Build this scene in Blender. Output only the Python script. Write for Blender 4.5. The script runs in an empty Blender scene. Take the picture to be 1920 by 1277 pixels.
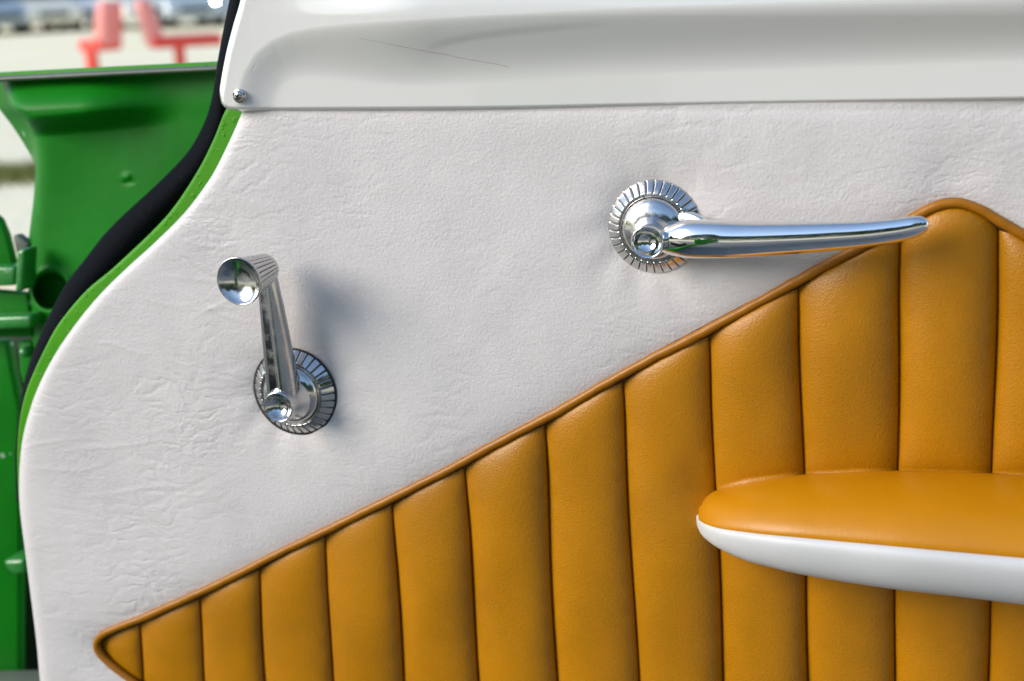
import bpy, bmesh, math, random
import numpy as np
from mathutils import Vector, Matrix

random.seed(7)
rng = np.random.default_rng(7)
scene = bpy.context.scene
C = scene.collection

# ------------------------------------------------------------------ camera
FPX = 2400.0                         # focal length in photo pixels (1920 wide) = 45 mm
YAW, PITCH, ROLL = math.radians(17.5), math.radians(16.0), math.radians(2.0)
CAM = Vector((0.0, -0.66, 1.15))
fwd = Vector((-math.sin(YAW) * math.cos(PITCH), math.cos(YAW) * math.cos(PITCH), -math.sin(PITCH)))
r0 = Vector((math.cos(YAW), math.sin(YAW), 0))
u0 = r0.cross(fwd)
cam_r = math.cos(ROLL) * r0 - math.sin(ROLL) * u0
cam_u = math.cos(ROLL) * u0 + math.sin(ROLL) * r0
cam = bpy.data.cameras.new('camera')
cam.sensor_width = 36.0
cam.lens = 36.0 * FPX / 1920.0
cam.clip_start, cam.clip_end = 0.02, 2000
cam.dof.use_dof = True
cam.dof.focus_distance = 0.69
cam.dof.aperture_fstop = 6.6
camo = bpy.data.objects.new('camera', cam)
C.objects.link(camo)
camo.matrix_world = Matrix(((cam_r.x, cam_u.x, -fwd.x, CAM.x), (cam_r.y, cam_u.y, -fwd.y, CAM.y),
                            (cam_r.z, cam_u.z, -fwd.z, CAM.z), (0, 0, 0, 1)))
scene.camera = camo

# ------------------------------------------------------------------ light
SUN_EL, SUN_AZ = math.radians(27), math.radians(52)      # low, from the front left
to_sun = Vector((-math.sin(SUN_AZ) * math.cos(SUN_EL), -math.cos(SUN_AZ) * math.cos(SUN_EL), math.sin(SUN_EL)))
world = bpy.data.worlds.new('World')
scene.world = world
world.use_nodes = True
wn = world.node_tree.nodes
sky = wn.new('ShaderNodeTexSky')
sky.sky_type = 'NISHITA'
sky.sun_disc = False
sky.sun_elevation = SUN_EL
sky.sun_rotation = math.atan2(to_sun.x, to_sun.y)
sky.air_density, sky.dust_density, sky.ozone_density = 1.0, 0.4, 1.0
world.node_tree.links.new(sky.outputs[0], wn['Background'].inputs[0])
wn['Background'].inputs[1].default_value = 0.125
sl = bpy.data.lights.new('sun', 'SUN')
sl.energy = 1.5
sl.angle = math.radians(32)
sl.color = (1.0, 0.92, 0.80)
sun = bpy.data.objects.new('sun', sl)
sun.rotation_euler = to_sun.to_track_quat('Z', 'Y').to_euler()
C.objects.link(sun)
scene.view_settings.view_transform = 'Standard'
scene.view_settings.look = 'None'
scene.view_settings.gamma = 1
scene.view_settings.use_curve_mapping = False
scene.view_settings.exposure = 1.15
scene.cycles.max_bounces = 10
scene.cycles.sample_clamp_indirect = 8

# ------------------------------------------------------------------ helpers
R_ = np.array(cam_r); U_ = np.array(cam_u); F_ = np.array(fwd); O_ = np.array(CAM)


def P(px, py, h=0.0):
    """Where the sight line of a measured outline point meets the plane h metres in front of the door panel (arrays welcome)."""
    px, py, h = np.broadcast_arrays(np.asarray(px, float), np.asarray(py, float), np.asarray(h, float))
    d = F_ + R_ * ((px - 960) / FPX)[..., None] + U_ * ((638.5 - py) / FPX)[..., None]
    t = (-h - O_[1]) / d[..., 1]
    return O_ + d * t[..., None]


def Gd(px, dist):
    """Ground point seen in photo column px at a horizontal distance."""
    py = 100.0
    d = F_ + R_ * ((px - 960) / FPX) + U_ * ((638.5 - py) / FPX)
    d = d[:2] / np.linalg.norm(d[:2])
    return Vector((O_[0] + d[0] * dist, O_[1] + d[1] * dist, 0))


def sstep(a, b, x):
    t = np.clip((x - a) / (b - a), 0, 1)
    return t * t * (3 - 2 * t)


def smooth_line(pts, n=200, closed=False):
    """Catmull-Rom through points, resampled by arc length."""
    p = np.array(pts, float)
    if closed:
        p = np.vstack([p[-1], p, p[0], p[1]])
    else:
        p = np.vstack([2 * p[0] - p[1], p, 2 * p[-1] - p[-2]])
    out = []
    for i in range(1, len(p) - 2):
        a, b, c, d = p[i - 1], p[i], p[i + 1], p[i + 2]
        for t in np.linspace(0, 1, 14, endpoint=False):
            out.append(0.5 * ((2 * b) + (-a + c) * t + (2 * a - 5 * b + 4 * c - d) * t * t + (-a + 3 * b - 3 * c + d) * t ** 3))
    out.append(p[-2])
    out = np.array(out)
    s = np.r_[0, np.cumsum(np.linalg.norm(np.diff(out, axis=0), axis=1))]
    q = np.linspace(0, s[-1], n)
    return np.stack([np.interp(q, s, out[:, k]) for k in range(out.shape[1])], 1)


def dist_to_line(px, py, line):
    """Unsigned distance (photo pixels) of every grid point to a polyline."""
    best = np.full(px.shape, 1e9)
    for (x0, y0), (x1, y1) in zip(line[:-1], line[1:]):
        dx, dy = x1 - x0, y1 - y0
        L = dx * dx + dy * dy + 1e-9
        t = np.clip(((px - x0) * dx + (py - y0) * dy) / L, 0, 1)
        best = np.minimum(best, np.hypot(px - x0 - t * dx, py - y0 - t * dy))
    return best


def link(name, me, mat=None, parent=None, smooth=True):
    o = bpy.data.objects.new(name, me)
    C.objects.link(o)
    if mat:
        me.materials.append(mat)
    if smooth:
        me.polygons.foreach_set('use_smooth', [True] * len(me.polygons))
    if parent:
        o.parent = parent
        o.matrix_parent_inverse = parent.matrix_basis.inverted()
    return o


def grid(name, pts, mat, parent=None, uv=None, flip=False, wrap=False):
    ny, nx = pts.shape[:2]
    me = bpy.data.meshes.new(name)
    ids = np.arange(ny * nx).reshape(ny, nx)
    if wrap:
        ids = np.hstack([ids, ids[:, :1]])
    q = np.stack([ids[:-1, :-1], ids[1:, :-1], ids[1:, 1:], ids[:-1, 1:]], -1).reshape(-1, 4)
    if flip:
        q = q[:, ::-1]
    me.from_pydata(pts.reshape(-1, 3).tolist(), [], q.tolist())
    if uv is not None:
        lay = me.uv_layers.new(name='UVMap')
        vi = np.empty(len(me.loops), np.int32)
        me.loops.foreach_get('vertex_index', vi)
        lay.data.foreach_set('uv', uv.reshape(-1, 2)[vi].ravel())
    me.update()
    return link(name, me, mat, parent)


def from_bm(name, bm, mat, parent=None, smooth=True):
    bmesh.ops.recalc_face_normals(bm, faces=bm.faces[:])
    me = bpy.data.meshes.new(name)
    bm.to_mesh(me)
    bm.free()
    return link(name, me, mat, parent, smooth)


def bevel(o, w, seg=3):
    m = o.modifiers.new('bevel', 'BEVEL')
    m.width, m.segments, m.limit_method, m.angle_limit = w, seg, 'ANGLE', math.radians(35)
    return o


def lathe(name, prof, centre, axis, mat, parent, n=96, mod=None, closed_top=True):
    """prof: (radius, height) pairs turned about axis through centre; mod(angle, i, r, h) may alter radius/height."""
    ax = Vector(axis).normalized()
    a = ax.cross(Vector((0, 0, 1))).normalized()
    b = ax.cross(a)
    bm = bmesh.new()
    rings = []
    for i, (r, h) in enumerate(prof):
        ring = []
        for k in range(n):
            t = 2 * math.pi * k / n
            rr, hh = (r, h) if mod is None else mod(t, i, r, h)
            ring.append(bm.verts.new(Vector(centre) + ax * hh + (a * math.cos(t) + b * math.sin(t)) * rr))
        rings.append(ring)
    for ra, rb in zip(rings[:-1], rings[1:]):
        for k in range(n):
            bm.faces.new((ra[k], ra[(k + 1) % n], rb[(k + 1) % n], rb[k]))
    if closed_top:
        bm.faces.new(rings[-1])
    return from_bm(name, bm, mat, parent)


def sweep(name, path, radii, mat, parent, up=(0, -1, 0), n=28, flat=1.0, cap=True, sect=None):
    """Tube along world points; radii across, flat*radius towards the viewer."""
    path = np.array(path, float)
    m = len(path)
    tan = np.gradient(path, axis=0)
    tan /= np.linalg.norm(tan, axis=1)[:, None]
    upv = np.array(up, float)
    side = np.cross(tan, upv)
    side /= np.linalg.norm(side, axis=1)[:, None]
    nrm = np.cross(side, tan)
    th = np.linspace(0, 2 * np.pi, n, endpoint=False)
    if sect is None:
        cs = np.stack([np.cos(th), np.sin(th) * 1.0], 1)
    else:
        cs = np.array(sect, float)
    radii = np.broadcast_to(radii, (m,))
    fl = np.broadcast_to(flat, (m,))
    pts = path[:, None, :] + radii[:, None, None] * (cs[None, :, 0:1] * side[:, None, :]
                                                     + (fl[:, None, None] * cs[None, :, 1:2]) * nrm[:, None, :])
    bm = bmesh.new()
    rings = [[bm.verts.new(p) for p in ring] for ring in pts]
    k = len(cs)
    for ra, rb in zip(rings[:-1], rings[1:]):
        for i in range(k):
            bm.faces.new((ra[i], ra[(i + 1) % k], rb[(i + 1) % k], rb[i]))
    if cap:
        bm.faces.new(rings[0])
        bm.faces.new(rings[-1])
    return from_bm(name, bm, mat, parent)


def prism(name, outline, h0, h1, mat, parent, bev=0.0, smooth=True, seg=3):
    """Photo-pixel outline at height h1 in front of the panel, pulled straight back to h0."""
    o = np.array(outline, float)
    top = P(o[:, 0], o[:, 1], h1)
    bm = bmesh.new()
    a = [bm.verts.new(p) for p in top]
    b = [bm.verts.new((p[0], -h0, p[2])) for p in top]
    bm.faces.new(a)
    bm.faces.new(b[::-1])
    for i in range(len(a)):
        j = (i + 1) % len(a)
        bm.faces.new((a[i], b[i], b[j], a[j]))
    ob = from_bm(name, bm, mat, parent, smooth)
    if bev:
        bevel(ob, bev, seg)
    return ob


def box(bm, c, s, rz=0.0):
    m = Matrix.Translation(c) @ Matrix.Rotation(rz, 4, 'Z') @ Matrix.Diagonal((s[0], s[1], s[2], 1))
    return bmesh.ops.create_cube(bm, size=1.0, matrix=m)['verts']


def empty(name, loc, label, cat, group=None, kind=None):
    o = bpy.data.objects.new(name, None)
    o.location = loc
    o.empty_display_size = 0.1
    C.objects.link(o)
    return tag(o, label, cat, group, kind)


def tag(o, label=None, cat=None, group=None, kind=None):
    if label: o['label'] = label
    if cat: o['category'] = cat
    if group: o['group'] = group
    if kind: o['kind'] = kind
    return o


# ------------------------------------------------------------------ materials
def mat(name, base, rough=0.5, metal=0.0, **kw):
    m = bpy.data.materials.new(name)
    m.use_nodes = True
    b = m.node_tree.nodes['Principled BSDF']
    b.inputs['Base Color'].default_value = (*base, 1)
    b.inputs['Roughness'].default_value = rough
    b.inputs['Metallic'].default_value = metal
    for k, v in kw.items():
        b.inputs[k.replace('_', ' ')].default_value = v
    return m


class N:
    """Small node-tree writer."""
    def __init__(s, m):
        s.t = m.node_tree; s.n = s.t.nodes; s.b = s.n['Principled BSDF']

    def new(s, typ, ins=None, **props):
        n = s.n.new('ShaderNode' + typ)
        for k, v in props.items():
            setattr(n, k, v)
        for k, v in (ins or {}).items():
            s.set(n.inputs[k], v)
        return n

    def set(s, sock, v):
        if isinstance(v, bpy.types.NodeSocket):
            s.t.links.new(v, sock)
        else:
            sock.default_value = v

    def math(s, op, a, b=0.0, c=0.0, clamp=False):
        n = s.new('Math', {0: a, 1: b, 2: c}, operation=op, use_clamp=clamp)
        return n.outputs[0]

    def coord(s, kind='Object', scale=(1, 1, 1), rot=(0, 0, 0)):
        tc = s.new('TexCoord')
        mp = s.new('Mapping', {'Vector': tc.outputs[kind], 'Scale': scale, 'Rotation': rot})
        return mp.outputs[0]

    def noise(s, vec, scale, detail=3.0, rough=0.5, dist=0.0):
        return s.new('TexNoise', {'Vector': vec, 'Scale': scale, 'Detail': detail, 'Roughness': rough, 'Distortion': dist}).outputs['Fac']

    def voro(s, vec, scale, feature='F1', out='Distance', smooth=None):
        n = s.new('TexVoronoi', {'Vector': vec, 'Scale': scale}, feature=feature)
        return n.outputs[out]

    def ramp(s, fac, a, b, ca=(0, 0, 0, 1), cb=(1, 1, 1, 1)):
        n = s.new('MapRange', {'Value': fac, 'From Min': a, 'From Max': b}, interpolation_type='SMOOTHSTEP')
        return n.outputs[0]

    def mix(s, fac, a, b):
        n = s.new('Mix', {0: fac}, data_type='RGBA')
        for sock, v in ((n.inputs[6], a), (n.inputs[7], b)):
            s.set(sock, (*v, 1) if isinstance(v, tuple) and len(v) == 3 else v)
        return n.outputs[2]

    def bump(s, height, strength=0.3, dist=0.001, normal=None):
        ins = {'Height': height, 'Strength': strength, 'Distance': dist}
        if normal is not None:
            ins['Normal'] = normal
        return s.new('Bump', ins).outputs[0]


def leather(name, base, rough, grain, grain_scale, wrinkle=0.0, specks=False, tone=(.95, 1.04)):
    m = mat(name, base, rough, Specular_IOR_Level=0.4)
    k = N(m)
    v = k.coord('Object')
    cells = k.voro(v, grain_scale, feature='SMOOTH_F1')
    fine = k.noise(v, grain_scale * 1.6, 3, .6)
    g = k.math('ADD', cells, k.math('MULTIPLY', fine, 0.6))
    nrm = k.bump(g, grain, 0.0004)
    if wrinkle:
        # vinyl creases: a broken network of shallow valleys, drawn out sideways, in patches
        tc = k.new('TexCoord')
        sep = k.new('SeparateXYZ', {0: tc.outputs['UV']})
        left = k.math('SUBTRACT', 1.0, k.ramp(sep.outputs[0], 0.25, 0.62))

        def network(scale, rot, stretch, warp_scale, warp, lo):
            wn_ = k.new('TexNoise', {'Vector': v, 'Scale': warp_scale, 'Detail': 4.0, 'Roughness': 0.6})
            off = k.new('VectorMath', {0: wn_.outputs['Color'], 1: (0.5, 0.5, 0.5)}, operation='SUBTRACT')
            off = k.new('VectorMath', {0: off.outputs[0], 'Scale': warp}, operation='SCALE')
            vv_ = k.new('VectorMath', {0: v, 1: off.outputs[0]}, operation='ADD')
            mp = k.new('Mapping', {'Vector': vv_.outputs[0], 'Rotation': (0, rot, 0), 'Scale': (1.0, 1.0, stretch)})
            e = k.voro(mp.outputs[0], scale, feature='DISTANCE_TO_EDGE')
            return k.math('SUBTRACT', 1.0, k.ramp(e, 0.0, lo))

        big = network(38, -0.12, 3.0, 20, 0.036, 0.20)
        mid = network(105, 0.10, 3.0, 50, 0.016, 0.22)
        dia = network(36, 0.75, 2.4, 18, 0.032, 0.20)
        p1 = k.ramp(k.noise(v, 8, 3, .6), 0.44, 0.66)
        p2 = k.ramp(k.noise(k.coord('Object', (1, 1, 1), (0, 1.0, 0)), 13, 3, .6), 0.47, 0.66)
        p3 = k.ramp(k.noise(k.coord('Object', (1, 1, 1), (0, 2.0, 0)), 10, 3, .6), 0.46, 0.68)
        hgt = k.math('MULTIPLY', k.math('MULTIPLY', big, p1), k.math('MULTIPLY_ADD', left, -0.6, -0.5))
        hgt = k.math('ADD', hgt, k.math('MULTIPLY', k.math('MULTIPLY', mid, p2), k.math('MULTIPLY_ADD', left, -0.35, -0.25)))
        hgt = k.math('ADD', hgt, k.math('MULTIPLY', k.math('MULTIPLY', dia, p3), -0.80))
        rip = k.noise(k.coord('Object', (1.0, 1.0, 3.2), (0, -.08, 0)), 85, 4, .62, .5)
        ripp = k.math('MULTIPLY_ADD', k.ramp(k.noise(k.coord('Object', (1, 1, 1), (0, 3.0, 0)), 11, 3, .6), .35, .68), 0.6, 0.5)
        hgt = k.math('ADD', hgt, k.math('MULTIPLY', k.math('MULTIPLY', rip, ripp), k.math('MULTIPLY_ADD', left, 0.6, 0.6)))
        nrm = k.bump(hgt, wrinkle, 0.0009, nrm)
        soft = k.noise(v, 14, 2)
        nrm = k.bump(soft, 0.5, 0.004, nrm)
    k.set(k.b.inputs['Normal'], nrm)
    tn = k.noise(v, 13, 5, .6)
    col = k.mix(k.ramp(tn, .3, .7), tuple(c * tone[0] for c in base), tuple(min(1, c * tone[1]) for c in base))
    if specks:
        vf = k.coord('Object', (1, 0, 1))
        sp = k.voro(vf, 24)
        keep = k.new('TexVoronoi', {'Vector': vf, 'Scale': 24}).outputs['Color']
        one = k.math('GREATER_THAN', k.new('SeparateColor', {0: keep}).outputs[0], 0.88)
        dot = k.math('MULTIPLY', k.math('LESS_THAN', sp, 0.017), one)
        col = k.mix(dot, col, (0.03, 0.028, 0.028))
    k.set(k.b.inputs['Base Color'], col)
    k.set(k.b.inputs['Roughness'], k.math('ADD', rough - 0.06, k.math('MULTIPLY', k.noise(v, 60, 3), 0.12)))
    return m


M_VINYL = leather('white_vinyl', (0.635, 0.600, 0.584), 0.44, 0.42, 700, 0.30, True)
M_TAN = leather('tan_leather', (0.425, 0.170, 0.0004), 0.38, 0.40, 1000, tone=(.88, 1.07))
M_TANPIPE = leather('tan_piping', (0.34, 0.125, 0.0006), 0.38, 0.12, 900)
M_PAD = leather('tan_armrest', (0.52, 0.205, 0.0004), 0.38, 0.14, 900)
M_BASEW = leather('white_armrest_base', (0.60, 0.60, 0.59), 0.45, 0.05, 700)


def paint(name, base, rough, chips=0.0, dirt=None, wav=0.15, coat=0.6):
    m = mat(name, base, rough, Coat_Weight=coat, Coat_Roughness=0.08)
    k = N(m)
    v = k.coord('Object')
    nrm = k.bump(k.noise(v, 70, 3), wav, 0.001)
    if chips:
        nrm = k.bump(k.ramp(k.noise(v, 260, 2), .60, .72), chips, 0.0008, nrm)
    k.set(k.b.inputs['Normal'], nrm)
    col = k.mix(k.ramp(k.noise(v, 16, 4), .35, .7), tuple(c * .86 for c in base), base)
    if dirt:
        f = k.ramp(k.noise(v, 210, 4, .7), .66, .74)
        col = k.mix(k.math('MULTIPLY', f, .8), col, dirt)
    k.set(k.b.inputs['Base Color'], col)
    return m


M_GREEN = paint('green_paint', (0.003, 0.19, 0.005), 0.5, 0.0, (0.02, 0.23, 0.02), 0.3, 0.0)
M_GREEN.node_tree.nodes['Principled BSDF'].inputs['Specular IOR Level'].default_value = 0.2
k = N(M_GREEN)
v = k.coord('Object')
old = k.b.inputs['Base Color'].links[0].from_socket
chip = k.math('MULTIPLY', k.math('LESS_THAN', k.voro(v, 55), 0.13), k.math('GREATER_THAN', k.noise(v, 9, 2), 0.56))
streak = k.math('MULTIPLY', k.ramp(k.noise(k.coord('Object', (1, 1, .25)), 48, 4, .65), .5, .75), .35)
col = k.mix(streak, old, (0.010, 0.115, 0.006))
k.set(k.b.inputs['Base Color'], k.mix(chip, col, (0.30, 0.42, 0.30)))
M_RIM = paint('green_door_paint', (0.06, 0.30, 0.003), 0.45, 0.5, (0.05, 0.08, 0.012), 0.1, 0.0)
M_RIM.node_tree.nodes['Principled BSDF'].inputs['Specular IOR Level'].default_value = 0.2
M_HINGE = paint('green_hinge_paint', (0.03, 0.25, 0.04), 0.3, 0.4, (0.20, 0.36, 0.20), 0.6)
M_BARE = paint('worn_edge', (0.13, 0.145, 0.11), 0.5, 0.3, (0.03, 0.11, 0.03), 0.3, 0.1)
M_STITCH = mat('dark_brown_seam', (0.06, 0.022, 0.004), 0.7)
M_SEAT = mat('dark_seat_leather', (0.035, 0.028, 0.024), 0.6)
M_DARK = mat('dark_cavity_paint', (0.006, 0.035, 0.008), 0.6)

M_RUBBER = mat('black_rubber', (0.004, 0.005, 0.007), 0.75, Specular_IOR_Level=0.04)
k = N(M_RUBBER)
v = k.coord('Object')
k.set(k.b.inputs['Normal'], k.bump(k.noise(v, 180, 4, .6), 0.3, 0.001))
k.set(k.b.inputs['Base Color'], k.mix(k.math('MULTIPLY', k.ramp(k.noise(v, 300, 3), .66, .78), .5), (0.004, 0.005, 0.007), (0.07, 0.07, 0.07)))

M_WPAINT = mat('white_gloss_paint', (0.69, 0.68, 0.645), 0.22, Coat_Weight=0.8, Coat_Roughness=0.03)
k = N(M_WPAINT)
tc = k.new('TexCoord')
sep = k.new('SeparateXYZ', {0: tc.outputs['UV']})
wob = k.math('MULTIPLY', k.math('SUBTRACT', k.noise(tc.outputs['UV'], 22, 3), .5), 0.006)
ux = sep.outputs[0]
# a long hairline scratch in the lacquer
yl = k.math('ADD', k.math('MULTIPLY_ADD', ux, 0.19, 0.0715 - 0.67 * 0.19), wob)
dl = k.math('ABSOLUTE', k.math('SUBTRACT', sep.outputs[1], yl))
scr = k.math('MULTIPLY', k.math('SUBTRACT', 1.0, k.ramp(dl, 0.0004, 0.0013)),
             k.math('MULTIPLY', k.math('GREATER_THAN', ux, 0.67), k.math('LESS_THAN', ux, 0.955)))
scr = k.math('MULTIPLY', scr, k.ramp(k.noise(tc.outputs['UV'], 34, 3), .25, .6))
k.set(k.b.inputs['Base Color'], k.mix(k.math('MULTIPLY', scr, .45), (0.69, 0.68, 0.645), (0.30, 0.20, 0.16)))
k.set(k.b.inputs['Normal'], k.bump(k.noise(k.coord('Object'), 40, 2), 0.06, 0.001))


def chrome(name, base, rough, pit):
    m = mat(name, base, rough, 1.0)
    k = N(m)
    v = k.coord('Object')
    smear = k.noise(v, 120, 4, .6)
    k.set(k.b.inputs['Roughness'], k.math('MULTIPLY_ADD', k.ramp(smear, .4, .75), rough * 1.4, rough * .6))
    pits = k.ramp(k.noise(v, 700, 2), .68, .76)
    k.set(k.b.inputs['Base Color'], k.mix(k.math('MULTIPLY', pits, pit), base, (0.22, 0.2, 0.18)))
    k.set(k.b.inputs['Normal'], k.bump(k.noise(v, 90, 2), 0.05, 0.001))
    return m


M_CHROME = chrome('chrome', (0.80, 0.79, 0.775), 0.075, 0.35)
M_CHROMEW = chrome('worn_chrome', (0.56, 0.555, 0.545), 0.17, 0.6)
M_SATIN = chrome('satin_chrome', (0.64, 0.63, 0.615), 0.24, 0.4)
M_SCREW = chrome('screw_steel', (0.55, 0.52, 0.47), 0.2, 0.5)
M_GROOVE = mat('dark_groove', (0.16, 0.155, 0.15), 0.45, 0.8)  # darker metal for the flute and ring grooves
M_BLACK = mat('matte_black', (0.02, 0.018, 0.016), 0.8)  # near-black for the screw slot and the ring under the crank

# ------------------------------------------------------------------ setting: ground
M_GROUND = mat('sunlit_sand', (0.86, 0.80, 0.68), 0.95)
k = N(M_GROUND)
v = k.coord('Object')
big = k.ramp(k.noise(v, 0.22, 5, .6), .42, .66)
col = k.mix(big, (0.95, 0.84, 0.58), (0.94, 0.76, 0.42))
col = k.mix(k.math('MULTIPLY', k.ramp(k.noise(v, 3.0, 5, .7), .62, .75), .35), col, (0.45, 0.42, 0.22))
k.set(k.b.inputs['Base Color'], col)
k.set(k.b.inputs['Normal'], k.bump(k.noise(v, 9, 4), .4, .05))
bm = bmesh.new()
bmesh.ops.create_grid(bm, x_segments=40, y_segments=40, size=900)
g = from_bm('ground', bm, M_GROUND, smooth=False)
tag(g, 'pale sunlit sandy ground behind the green fender', 'ground', kind='structure')

M_PAD_G = mat('added_grey_pad', (0.22, 0.21, 0.20), 0.95)  # unseen darker ground, added to cut light bounced up from the sand
k = N(M_PAD_G)
v = k.coord('Object')
k.set(k.b.inputs['Base Color'], k.mix(k.ramp(k.noise(v, 40, 4, .7), .35, .65), (0.14, 0.135, 0.13), (0.32, 0.31, 0.29)))
bm = bmesh.new()
box(bm, (-0.4, -1.6, 0.002), (9, 7.6, 0.004))
pth = from_bm('path', bm, M_PAD_G, smooth=False)
tag(pth, 'unseen grey pad added under the car to cut light bounced off the sand', 'path', kind='structure')

# ------------------------------------------------------------------ outlines measured on the door (photo pixels)
PANEL_L = smooth_line([(470, 150), (463, 180), (455, 207), (437, 250), (408, 310), (385, 348), (345, 400), (290, 455), (235, 505), (185, 555), (140, 610),
                       (100, 670), (70, 730), (50, 790), (40, 840), (36, 900), (38, 960), (48, 1040), (58, 1120), (68, 1200),
                       (75, 1277), (86, 1400), (96, 1520)], 260)
RIM_L = [(438, 170), (431, 190), (417, 212), (397, 262), (370, 316), (329, 380), (288, 428), (210, 502), (158, 546), (108, 606), (79, 658), (53, 715), (40, 755), (32, 800), (29, 850), (30, 900),
         (34, 960), (45, 1040), (55, 1120), (65, 1200), (72, 1277), (83, 1400), (93, 1520)]
SEAL_OUT = [(442, -60), (430, 0), (418, 60), (407, 120), (398, 180), (383, 230), (352, 285), (300, 340), (240, 395), (195, 440), (160, 485),
            (125, 530), (95, 585), (70, 640), (52, 690), (40, 740), (33, 790), (28, 860), (30, 940)]
SEAL_IN = [(475, -60), (465, 0), (455, 60), (440, 120), (428, 180), (432, 222), (412, 290), (372, 350), (318, 410), (262, 470), (205, 530),
           (157, 585), (116, 640), (86, 692), (64, 742), (52, 792), (46, 842), (44, 900), (46, 950)]
PIPE = smooth_line([(330, 1336), (290, 1308), (240, 1272), (200, 1240), (184, 1220), (182, 1204), (195, 1189), (225, 1175), (290, 1149), (370, 1113), (487, 1056), (610, 994), (735, 934), (871, 864),
                    (1022, 783), (1168, 702), (1330, 616), (1497, 526), (1640, 449), (1695, 420), (1745, 391), (1790, 382), (1835, 393),
                    (1880, 418), (1960, 462), (2200, 590), (2330, 655)], 420)
PIPE_TOP = PIPE[np.argmin(PIPE[:, 0]):]          # from the left tip along the upper edge
PIPE_BOT = PIPE[:np.argmin(PIPE[:, 0]) + 1][::-1]
XR = 2300
HANDLE_C, HANDLE_RPX = (1229, 424), 89
CRANK_C, CRANK_RPX = (556, 732), 77

door = empty('car_door_assembly', P(960, 1500)[:3] * np.array([1, 0, 1]), 'open green car door with white and tan leather trim, chrome handle and armrest', 'car door', kind='thing')

# door shell (green sheet metal whose lip shows round the trim)
rim = smooth_line(RIM_L, 120).tolist() + [(XR, 1520), (XR, 170)]
shell = prism('door_shell', rim, -0.085, -0.0085, M_RIM, door, 0.0028, seg=4)

# rubber seal round the door edge
a = smooth_line(SEAL_OUT, 240)
b = smooth_line(SEAL_IN, 240)
vv = np.linspace(0, 1, 22)[None, :]
sx = a[:, 0:1] * (1 - vv) + b[:, 0:1] * vv
sy = a[:, 1:2] * (1 - vv) + b[:, 1:2] * vv
hh = -0.028 + 0.011 * np.sin(np.pi * vv) ** 0.6 + 0 * sx
pts = P(sx, sy, hh)
back = pts.copy(); back[..., 1] = 0.034
pts = np.concatenate([back[:, :1], pts, back[:, -1:]], 1)
seal = grid('rubber_seal', pts, M_RUBBER, door)

# ---- white vinyl panel
ny, nx = 420, 560
rows = np.linspace(0, 1, ny)
s = PANEL_L
yy = 150 + rows * (1500 - 150)
xl = np.interp(yy, s[:, 1], s[:, 0])
uu = np.linspace(0, 1, nx)
uu = np.concatenate([np.linspace(0, 0.02, 24, endpoint=False), np.linspace(0.02, 1, nx - 24)])
px = xl[:, None] + (XR - xl)[:, None] * uu[None, :]
py = np.repeat(yy[:, None], nx, 1)
dpipe = dist_to_line(px, py, PIPE[::4])
ytop = np.interp(px, PIPE_TOP[:, 0], PIPE_TOP[:, 1])
ybot = np.interp(px, PIPE_BOT[:, 0], PIPE_BOT[:, 1])
ybot = np.where(px > PIPE_BOT[-1, 0], 9999, ybot)
inside = (py > ytop) & (py < ybot) & (px > PIPE[:, 0].min())
h = 0.0035 * (1 - np.exp(-dpipe / 26.0))
h = np.where(inside, -0.0076 * np.minimum(1, dpipe / 14.0), h)
for (cx, cy), R in ((HANDLE_C, HANDLE_RPX), (CRANK_C, CRANK_RPX)):
    r = np.hypot(px - cx, py - cy)
    h += np.where(inside, 0, -0.0048 * np.exp(-np.maximum(r - R * 0.9, 0) / 36.0))
for (cx, cy), R in ((HANDLE_C, HANDLE_RPX), (CRANK_C, CRANK_RPX)):
    r = np.hypot(px - cx, py - cy); th_ = np.arctan2(py - cy, px - cx)
    fold = np.sin(th_ * 7 + 1.1 + r / 60) * np.sin(th_ * 3 + cx) * 0.5 + np.sin(th_ * 11 + r / 45) * .4
    h += np.where(inside, 0, 0.00045 * fold * np.exp(-((r - R * 1.35) / 45) ** 2))
edge = px - xl[:, None]
h += -0.0045 * np.exp(-edge / 5.0) - 0.0012 * np.exp(-edge / 30)
h += np.where(inside, 0, 1) * 0.0012 * np.sin(px / 210 + 1.0) * np.sin(py / 170)
h += np.where(inside, 0, -0.0016 * np.exp(-((px - 1780) / 60) ** 2 - ((py - 330) / 55) ** 2))
h += -0.0012 * np.exp(-np.maximum(py - 207, 0) / 16.0)
# real creases in the vinyl, drawn as shallow wavy folds
for _ in range(46):
    x0, y0 = rng.uniform(60, 420), rng.uniform(400, 1230)
    if y0 < 900 and x0 < 420 - (y0 - 300) * .5:
        pass
    ln = rng.uniform(60, 220); ang = rng.normal(0.12, 0.30)
    t = np.linspace(-.5, .5, 12) * ln
    wav = rng.normal(0, 5) * np.sin(t / ln * 5 + rng.uniform(0, 6)) + rng.normal(0, 4) * (t / ln * 2) ** 2
    lx = x0 + t * math.cos(ang) - wav * math.sin(ang)
    ly = y0 + t * math.sin(ang) + wav * math.cos(ang)
    box_ = (px > lx.min() - 20) & (px < lx.max() + 20) & (py > ly.min() - 20) & (py < ly.max() + 20) & ~inside
    if not box_.any():
        continue
    dd = dist_to_line(px[box_], py[box_], list(zip(lx, ly)))
    tt = ((px[box_] - x0) * math.cos(ang) + (py[box_] - y0) * math.sin(ang)) / ln
    h[box_] += rng.choice([-1, 1]) * rng.uniform(.00012, .00030) * np.exp(-(dd / 3.4) ** 2) * np.clip(1 - (2 * tt) ** 2, 0, 1)
uvw = np.stack([px / 1000, py / 1000], -1)
panel = grid('leather_panel', P(px, py, h), M_VINYL, door, uvw)
tag(panel, 'creased white vinyl covering of the door')

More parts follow.
